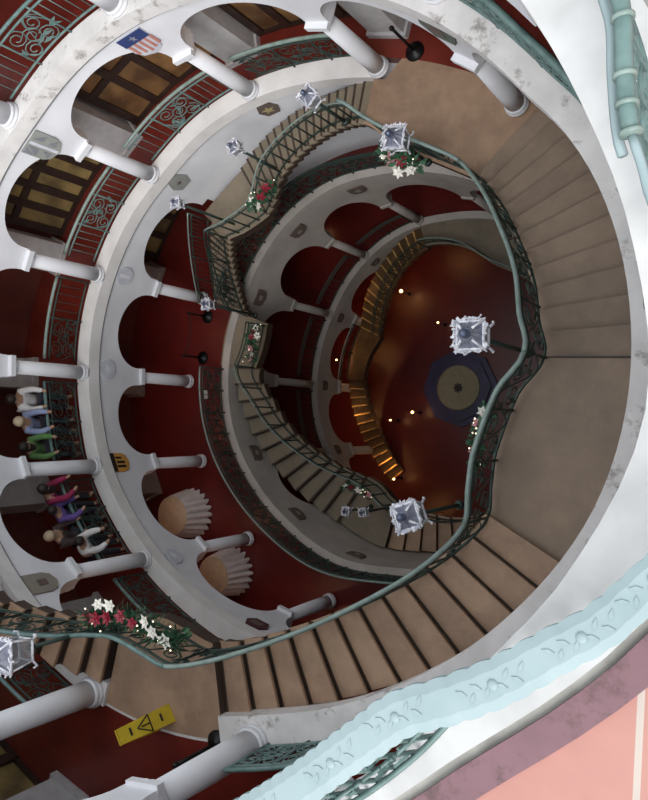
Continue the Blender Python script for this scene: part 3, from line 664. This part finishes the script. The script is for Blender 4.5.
garland([W(243, .60, -.85), W(247, .575, -.83), W(252, .565, -.83), W(257, .565, -.85)], 'small garland with red and white flecks above the little white lamps', [(.1,'whiteflower',(0,0,.05)),(.35,'redflower',(0,0,.05)),(.6,'whiteflower',(0,0,.05)),(.85,'redflower',(0,0,.05)),(.95,'pinkflower',(0,0,.05))], .1, 90, 9, .08, 6)
# ---------------------------------------------------------------- shields
def shield(R, az, zc, w, h, label, draw, base='shield_white', shape='shield'):
    n, t = normal_in(R, az); off = .0105 if R is RM else .0105
    c = W(az, R(az)-off, zc); t = -t   # t: to the viewer's left-to-right when facing the wall
    th = thing('wall_shield', label, 'shield', c, 'painted shields between the arches')
    P = lambda u, v, d=0: c+t*u*w*S/2+Vector((0,0,v*h*S/2))+n*(.012*S*.0+d)
    if shape == 'shield': out = [(-1,1),(1,1),(1,-.3),(.75,-.75),(0,-1),(-.75,-.75),(-1,-.3)]
    elif shape == 'hex': out = [(-.6,1),(.6,1),(1,0),(.6,-1),(-.6,-1),(-1,0)]
    else: out = [(cos(q*pi/10), sin(q*pi/10)) for q in range(20)]
    mb = MB(); mb.prism([P(u, v) for u, v in out], n, .035); mb.build('plate', M[base], th)
    for nm, m, polys in draw:
        mb = MB()
        for pl in polys: mb.prism([P(u, v, .034) for u, v in pl], n, .010)
        mb.build(nm, M[m], th)
def rect(u0, v0, u1, v1): return [(u0, v0), (u1, v0), (u1, v1), (u0, v1)]
def star(cu, cv, r, asp=1): return [(cu+r*(1 if k % 2 == 0 else .42)*sin(k*pi/5), cv+asp*r*(1 if k % 2 == 0 else .42)*cos(k*pi/5)) for k in range(10)]
zs = ZB-.115
shield(RM, 115.8, zs-.012, .10, .125, 'striped shield with a white star on blue, upper left wall', [('blue_chief', 'navy', [rect(-1, .3, 1, 1)]), ('stripes', 'shield_red', [rect(-.86+k*.43, -.72+.12*abs(k-2), -.66+k*.43, .3) for k in range(5)]), ('star', 'shield_white', [star(0, .64, .28)])])
shield(RM, 144.6, zs-.012, .095, .125, 'grey quartered shield with dark lozenges, at the left edge of the upper wall', [('quarters', 'shield_grey', [[(-.9,.2),(-.3,.9),(-.3,.2)], [(-.9,.95),(-.45,.95),(-.9,.4)], [(.9,.2),(.35,.9),(.35,.3)], [(-.8,-.5),(-.35,-.1),(-.3,-.6)], [(.8,-.5),(.35,-.1),(.3,-.6)]]), ('cross', 'shield_pale', [rect(-.12,-.9,.12,.95)])], 'shield_sage')
shield(RM, 235, zs, .085, .12, 'dull tan plaque on the wall at the left edge, below centre', [('center', 'shield_brown', [rect(-.3,-.3,.3,.3)])], 'shield_tan')
shield(RM, 54.5, zs+.02, .11, .11, 'dark green lozenge plaque under the stained ledge at upper right', [('center', 'shield_brown', [rect(-.4,-.4,.4,.4)])], 'shield_green', 'hex')
zm = -.10
shield(RM, 141, zm, .085, .085, 'grey-green octagonal plaque above the steep stair flight', [('center', 'shield_brown', [star(0,0,.3)])], 'shield_sage', 'hex')
shield(RM, 113.5, zm, .09, .08, 'brown and gold crest on the white wall near the small lanterns', [('gold_crest', 'shield_gold', [star(0,0,.62)])], 'shield_brown', 'hex')
shield(RM, 166, zm, .08, .08, 'pale crescent emblem on the left wall, upper one', [('crescent', 'plaster', [rect(-.2,-.7,.2,.7)])], 'shield_pale', 'round')
shield(RM, 187.3, zm, .08, .08, 'pale ring emblem on the left wall, level with the brown landing', [('ring', 'plaster', [star(0,0,.6)])], 'shield_pale', 'round')
shield(RM, 208.8, zm, .085, .10, 'yellow shield with black bars on the left wall', [('bars', 'hair', [rect(-1,.55,1,.98), rect(-.55,-.45,-.3,.45), rect(-.1,-.45,.15,.4), rect(.4,-.2,.6,.45)])], 'shield_orange')
shield(RM, 235, zm, .08, .08, 'faint round relief on the wall above the pleated tables', [('ring', 'plaster', [star(0,0,.5)])], 'shield_pale', 'round')
shield(RM, 262, zm, .10, .07, 'dark maroon plaque on the wall touching the handrail, lower centre', [('center', 'shield_brown', [rect(-.5,-.4,.5,.4)])], 'shield_maroon', 'hex')
for i, l in ((3, 'at the top of the lower arcade'), (4, 'above the wall light'), (5, 'left of the packed steep flight'), (7, 'below the grey-green steps, upper one'), (8, 'on the wall band under the dull steps, middle one'), (9, 'on the wall band under the tan steps, lowest one')):
    shield(RD, AZ3[i], ZD-.105, .08, .075, 'plain brown stone plaque ' + l, [('center', 'shield_tan', [rect(-.3,-.3,.3,.3)])], 'shield_brown')
for i, l in ((4, 'over the middle of the upper golden steps'), (5, 'above the lit landing'), (6, 'square, beside the top of the lower golden steps'), (7, 'ringed, beside the lower golden steps')):
    shield(RD, AZ3[i], ZE-.085, .055, .055, 'small dark plaque on the ground arcade ' + l, [('center', 'shield_tan', [star(0,0,.35)])], 'shield_brown')
# ---------------------------------------------------------------- ground floor octagon, globes added for glints
def octa(name, r, z0, z1, m, parent, star_=False):
    mb = MB(); c = XY(-.262, -.016, z0)
    pts = []
    for k in range(16 if star_ else 8):
        q = 2*pi*k/(16 if star_ else 8)+.2; rr = r*(1 if not star_ or k % 2 == 0 else .6); pts.append(c+Vector((cos(q)*rr*S, sin(q)*rr*S, 0)))
    mb.prism(pts, Vector((0,0,1)), (z1-z0)*S); return mb.build(name, m, parent)
fo = thing('octagonal_fountain', 'violet octagonal basin with a cream centre in the middle of the ground floor', 'fountain', XY(-.262, -.016, ZF))
octa('lower_step', .235, ZF, ZF+.018, M['violet'], fo); octa('upper_step', .20, ZF+.018, ZF+.034, M['violet'], fo); 
mb = MB(); mb.lathe(XY(-.262, -.016, ZF+.034), [(.135*S, 0), (.135*S, .03), (.125*S, .04), (.1*S, .02)], 28); mb.build('basin', M['cream'], fo)
octa('grate', .032, ZF+.034, ZF+.046, M['hair'], fo, True)
def globe(x, y, z, label, r=.045, e=14, hgt=.5):  # globe on a stand, added where warm glints have no known source
    th = thing('glint_globe', label, 'lamp', XY(x, y, z), 'globes standing in for warm glints'); b = XY(x, y, z)
    mb = MB(); mb.lathe(b, [(.06, 0), (.055, .02), (.010, .03), (.008, hgt)], 10); mb.build('stand', M['black'], th)
    mb = MB(); mb.lathe(b+Vector((0,0,hgt+r)), [(r*.2, -r), (r*.8, -r*.6), (r, 0), (r*.8, r*.6), (r*.2, r)], 10); mb.build('bulb', M['bulb'], th)
    ld = bpy.data.lights.new('bulb_glow', 'POINT'); ld.energy = e*.22; ld.color = (1, .5, .18); ld.shadow_soft_size = r
    lo = bpy.data.objects.new('bulb_glow', ld); COL.objects.link(lo); lo.parent = th; lo.location = (0, 0, hgt+2.6*r)
globe(-.69, .52, ZF, 'glowing globe added for a glint beside the upper golden steps', .06)
globe(-.42, .35, ZF, 'faint globe added for a glint left of the square silver lantern', .035, 8)
globe(-.50, -.20, ZF, 'bright little globe added for a glint between the octagon and the lower golden steps', .05)
globe(-.64, -.27, ZF, 'dim amber globe added for a glint near the middle of the lower golden steps', .035, 8)
globe(-.56, -.62, ZF, 'amber globe added for a glint at the foot of the lower golden steps', .04, 10)
globe(-1.02, .78, ZE, 'small glowing light behind the lower arcade column', .05, 8, .4)
globe(-.93, .05, -1.75+.001, 'amber lamp above the lit landing', .03, 18, .25)
globe(.09, 1.22, ZA, 'orange globe added for the glow on the red floor at top centre', .07, 10, .4)
# unseen ceiling lights added to warm the galleries
def added_ceil_light(az, r, z, e, label, col=(1, .62, .35)):
    th = thing('added_ceiling_light', label, 'lamp', W(az, r, z), 'unseen lights added under the gallery ceilings')
    mb = MB(); mb.lathe(W(az, r, z), [(.10, -.04), (.14, 0), (.14, .02)], 14); mb.build('shade', M['black'], th)
    mb = MB(); mb.lathe(W(az, r, z)-Vector((0,0,.05)), [(.02, -.03), (.07, -.01), (.08, .01)], 10); mb.build('bulb', M['bulb'], th)
    ld = bpy.data.lights.new('bulb_glow', 'POINT'); ld.energy = e; ld.color = col; ld.shadow_soft_size = .1
    lo = bpy.data.objects.new('bulb_glow', ld); COL.objects.link(lo); lo.parent = th; lo.location = (0, 0, -.16)
NB = {70:'over the stanchions', 98:'over the vine scroll railing', 127:'by the amber doors', 150:'over the second bay from the dark landing', 153:'by the olive gold doors', 175:'over the bay beside the lit landing', 177:'over the bright red bay', 198:'over the bay with the white card', 200:'over the bay by the grey-green steps', 222:'over the larger pleated table', 249:'over the poinsettia garland', 278:'behind the widest flight', 125:'at the top of the golden steps', 172:'over the lit landing', 195:'over the lower golden run', 215:'near the foot of the golden steps', 240:'beyond the foot of the golden steps'}
for az in (98, 127, 153, 177, 249): added_ceil_light(az, RM(az)+.18, ZB-.058, 9, 'added warm light under the upper gallery ceiling '+NB[az])
for az in (153, 177, 198, 222, 249): added_ceil_light(az, RM(az)+.22, ZA-.058, 8, 'added warm light under the middle gallery ceiling '+NB[az], (1, .5, .3))
for az in (127, 150, 175, 200): added_ceil_light(az, RM(az)+.1, ZD-.058, 2.5, 'added warm light under the lower gallery ceiling '+NB[az], (1, .5, .3))
for az in (125, 150, 172, 195, 215, 240): added_ceil_light(az, RM(az)-.06, ZE-.058, 11, 'added amber light above the golden stairs '+NB[az], (1, .48, .16))
# ---------------------------------------------------------------- stanchions
def stanchion(p, h, label, tilt=None):
    th = thing('stanchion', label, 'stanchion', p, 'black rope stanchions')
    mb = MB(); mb.lathe(p, [(.16, 0), (.16, .025), (.05, .05), (.025, .08)], 20); mb.build('base', M['black'], th)
    mb = MB(); mb.tube([p+Vector((0,0,.05)), p+Vector((0,0,h))], .024, 10); mb.lathe(p+Vector((0,0,h)), [(.03, -.05), (.04, -.03), (.04, 0), (.02, .03)], 10); mb.build('post', M['black'], th)
    return p+Vector((0,0,h-.03))
a = stanchion(W(171.3, 1.085, ZD), .72, 'upper black stanchion by the tiny blue-white lantern'); b = stanchion(W(182.2, 1.07, ZD), .72, 'lower black stanchion in the red floor above the short column')
mb = MB(); mb.tube([a.lerp(b, k/8)-Vector((0,0,.12*sin(pi*k/8))) for k in range(9)], .012, 6); tag(mb.build('barrier_belt', M['black']), 'thin black belt strung between the two stanchions on the red floor', 'belt')
stanchion(W(77, 1.075, ZA), .85, 'black stanchion beside the orange globe at the top landing'); stanchion(W(60.5, 1.085, ZA), .8, 'black stanchion by the column under the dark green plaque')
stanchion(W(287, 1.045, ZB), .8, 'black stanchion foot peeking over the thick bottom-left column')
# ---------------------------------------------------------------- yellow floor sign
def floor_sign():
    b = W(276.5, 1.01, ZB+.002); th = thing('floor_sign', 'yellow folding caution sign standing on the red floor at lower left', 'sign', b)
    d = Vector((.75, .66, 0)).normalized(); t = Vector((-d.y, d.x, 0)); h = .82
    for s_, nm in ((1, 'front_panel'), (-1, 'back_panel')):
        mb = MB(); p0 = b+d*s_*.16; p1 = b+Vector((0,0,h))+d*s_*.02; up = (p1-p0); nn = t.cross(up).normalized()*(-s_ if False else 1)
        w0, w1 = .125, .10
        mb.prism([p0-t*w0, p0+t*w0, p1+t*w1, p1-t*w1], nn, .02); pa = mb.build(nm, M['yellow'], th)
        if s_ == 1:
            mk = MB(); c = p0.lerp(p1, .52); u = up.normalized()
            nq = nn if nn.dot(d) > 0 else -nn; off = nq*.022
            tri = [(0, .13), (.11, -.07), (-.11, -.07)]
            for i in range(3):
                x0, y0 = tri[i]; x1, y1 = tri[(i+1) % 3]; mk.tube([c+t*x0+u*y0+off, c+t*x1+u*y1+off], .010, 5)
            mk.box(c+off+u*.02, (.02, .02, .09), 0, 0, (t, nq, u)); mk.box(c+off-u*.045, (.02, .02, .02), 0, 0, (t, nq, u))
            mk.build('printed_symbol', M['hair'], pa)
            for q in (.22, .8):
                mk = MB(); mk.box(p0.lerp(p1, q)+off, (.10, .008, .03), 0, 0, (t, nq, u)); mk.build('printed_bar', M['hair'], pa)
floor_sign()
# ---------------------------------------------------------------- tables with pleated cloth
def table(az, r, label, rad=.46, h=.76):
    c = W(az, r, ZD); th = thing('round_table', label, 'table', c, 'round tables in pleated white cloths')
    N = 120
    mb = MB(); vs = []
    for zz, amp, rr_ in ((h, .0, rad), (h-.06, .02, rad+.01), (.35, .05, rad+.05), (.02, .075, rad+.09)):
        for k in range(N):
            q = 2*pi*k/N; rr = rr_+amp*(abs(sin(q*10))*2-1); vs.append(c+Vector((cos(q)*rr, sin(q)*rr, zz+(.03*(1-abs(sin(q*10))) if zz < .1 else 0))))
    fs = [(l*N+k, (l+1)*N+k, (l+1)*N+(k+1) % N, l*N+(k+1) % N) for l in range(3) for k in range(N)]
    mb.add(vs, fs, 0, True); mb.build('pleated_cloth', M['cloth'], th)
    mb = MB(); mb.lathe(c, [(rad, h-.01), (rad+.005, h), (rad-.01, h+.012)], 40); mb.build('tabletop', M['beige'], th)
    mb = MB(); mb.lathe(c, [(.22, 0), (.20, .03), (.05, .06), (.04, h-.02)], 16); mb.build('pedestal', M['wood'], th)
table(219, 1.285, 'larger round table with beige top and pleated white cloth below the yellow shield')
table(235.5, 1.24, 'lower round table with pinkish pleated cloth, behind the middle arcade wall', .43)
# small white card on the rail
mb = MB(); n, t = normal_in(RD, 193); c = W(193, RD(193)+.018, ZD+.155); mb.box(c+Vector((0,0,-.05)), (.02, .20, .14), 0, 0, (n, t, Vector((0,0,1)))); mb.box(c+Vector((0,0,-.05))+n*.014, (.006, .015, .14), 0, 1, (n, t, Vector((0,0,1))))
tag(mb.build('notice_card', [M['whiteflower'], M['shield_grey']]), 'small white two-part card hung on the thin curved handrail', 'card')
# ---------------------------------------------------------------- people at the railing
def skin_mesh(name, verts, edges, radii, m, parent, root=0, sub=1):
    me = bpy.data.meshes.new(name); me.from_pydata(verts, edges, []); me.materials.append(m)
    ob = bpy.data.objects.new(name, me); COL.objects.link(ob); ob.parent = parent
    md = ob.modifiers.new('skin', 'SKIN')
    sv = me.skin_vertices[0].data if me.skin_vertices else None
    if sv is None:
        bm_ = None
    for i, r in enumerate(radii):
        rr = r if isinstance(r, tuple) else (r, r); me.skin_vertices[0].data[i].radius = rr
    me.skin_vertices[0].data[root].use_root = True
    md.use_smooth_shade = True
    sb = ob.modifiers.new('sub', 'SUBSURF'); sb.levels = sub; sb.render_levels = sub
    return ob
def person(az, r, label, top, lean=.25, hair='hair', long_hair=False, h=1.62, arms=True, face_az=None):
    loc = W(az, r, ZA); th = thing('person', label, 'person', loc, 'people at the gallery railing')
    n, t = normal_in(RM, az); th.rotation_euler = (0, 0, atan2(n.y, n.x)+random.uniform(-.2, .2)); k = h/1.7
    fx = lean
    V = lambda x, y, z: (x*k, y*k, z*k)
    vs = [V(0,0,.92), V(.05*fx,0,1.08), V(.25*fx,0,1.26), V(.42*fx,0,1.40), V(.55*fx,0,1.48), V(.66*fx,0,1.58), V(.70*fx,0,1.66),
          V(0,.10,.86), V(.02,.11,.48), V(0,.12,.07), V(.13,.13,.03), V(0,-.10,.86), V(.02,-.11,.48), V(0,-.12,.07), V(.13,-.13,.03),
          V(.42*fx,.17,1.38), V(.42*fx+.10,.23,1.12), V(.42*fx+.28,.17,.99), V(.42*fx+.36,.15,.98),
          V(.42*fx,-.17,1.38), V(.42*fx+.10,-.23,1.12), V(.42*fx+.28,-.17,.99), V(.42*fx+.36,-.15,.98)]
    es = [(0,1),(1,2),(2,3),(3,4),(4,5),(5,6),(0,7),(7,8),(8,9),(9,10),(0,11),(11,12),(12,13),(13,14),(3,15),(15,16),(16,17),(17,18),(3,19),(19,20),(20,21),(21,22)]
    rad = [(.13,.11),(.12,.10),(.14,.11),(.12,.09),.052,(.085,.095),(.06,.07),.085,.06,.045,.04,.085,.06,.045,.04,.055,.045,.035,.03,.055,.045,.035,.03]
    skin_mesh('body', vs, es, rad, M['skin'], th)
    # shirt: torso and sleeves
    ci = [0,1,2,3,15,16,19,20,17,21]; mp = {j: q for q, j in enumerate(ci)}
    skin_mesh('shirt', [vs[j] for j in ci], [(mp[a], mp[b]) for a, b in ((0,1),(1,2),(2,3),(3,15),(15,16),(3,19),(19,20),(16,17),(20,21))], [(.17,.145),(.165,.135),(.185,.145),(.16,.12),.08,.07,.08,.07,.05,.05], M[top], th)
    ci = [0,7,8,9,11,12,13]; mp = {j: q for q, j in enumerate(ci)}
    skin_mesh('trousers', [vs[j] for j in ci], [(mp[a], mp[b]) for a, b in ((0,7),(7,8),(8,9),(0,11),(11,12),(12,13))], [(.15,.13),.10,.075,.065,.10,.075,.065], M['trousers'], th)
    hx = .66*fx*k; hz = 1.62*k; mb = MB(); o = th.location; vv = []; 
    mb.lathe(o+Vector((hx-.015, 0, hz)), [(.10*k, -.05*k), (.112*k, 0), (.10*k, .06*k), (.06*k, .105*k), (.01, .118*k)], 14)
    if long_hair: mb.lathe(o+Vector((hx-.06, 0, hz-.2*k)), [(.05*k, -.1), (.09*k, 0), (.09*k, .2*k)], 10)
    hb = mb.build('hair', M[hair], th)
person(194.2, 1.245, 'person in a white shirt at the railing, topmost of the group at the left edge', 'white_shirt')
person(199, 1.235, 'person in a pale blue shirt with light hair leaning beside the one in white', 'blue_shirt', hair='beige', lean=.5)
person(203.8, 1.225, 'person in a green top just above the white column at the left edge', 'green_shirt', lean=.5, long_hair=True)
person(215, 1.195, 'person in a magenta top just below the white column at the left edge', 'magenta_top', lean=.8, long_hair=True)
person(218.5, 1.18, 'person in a purple top beside the one in magenta', 'purple_top', lean=.6, h=1.5)
person(222.5, 1.185, 'person in dark clothes with light hair in the shadow below the purple top', 'dark_top', hair='beige', lean=.3)
person(226.5, 1.15, 'person in a white blouse bending over the railing near the lower column', 'white_shirt', lean=.9, h=1.45)
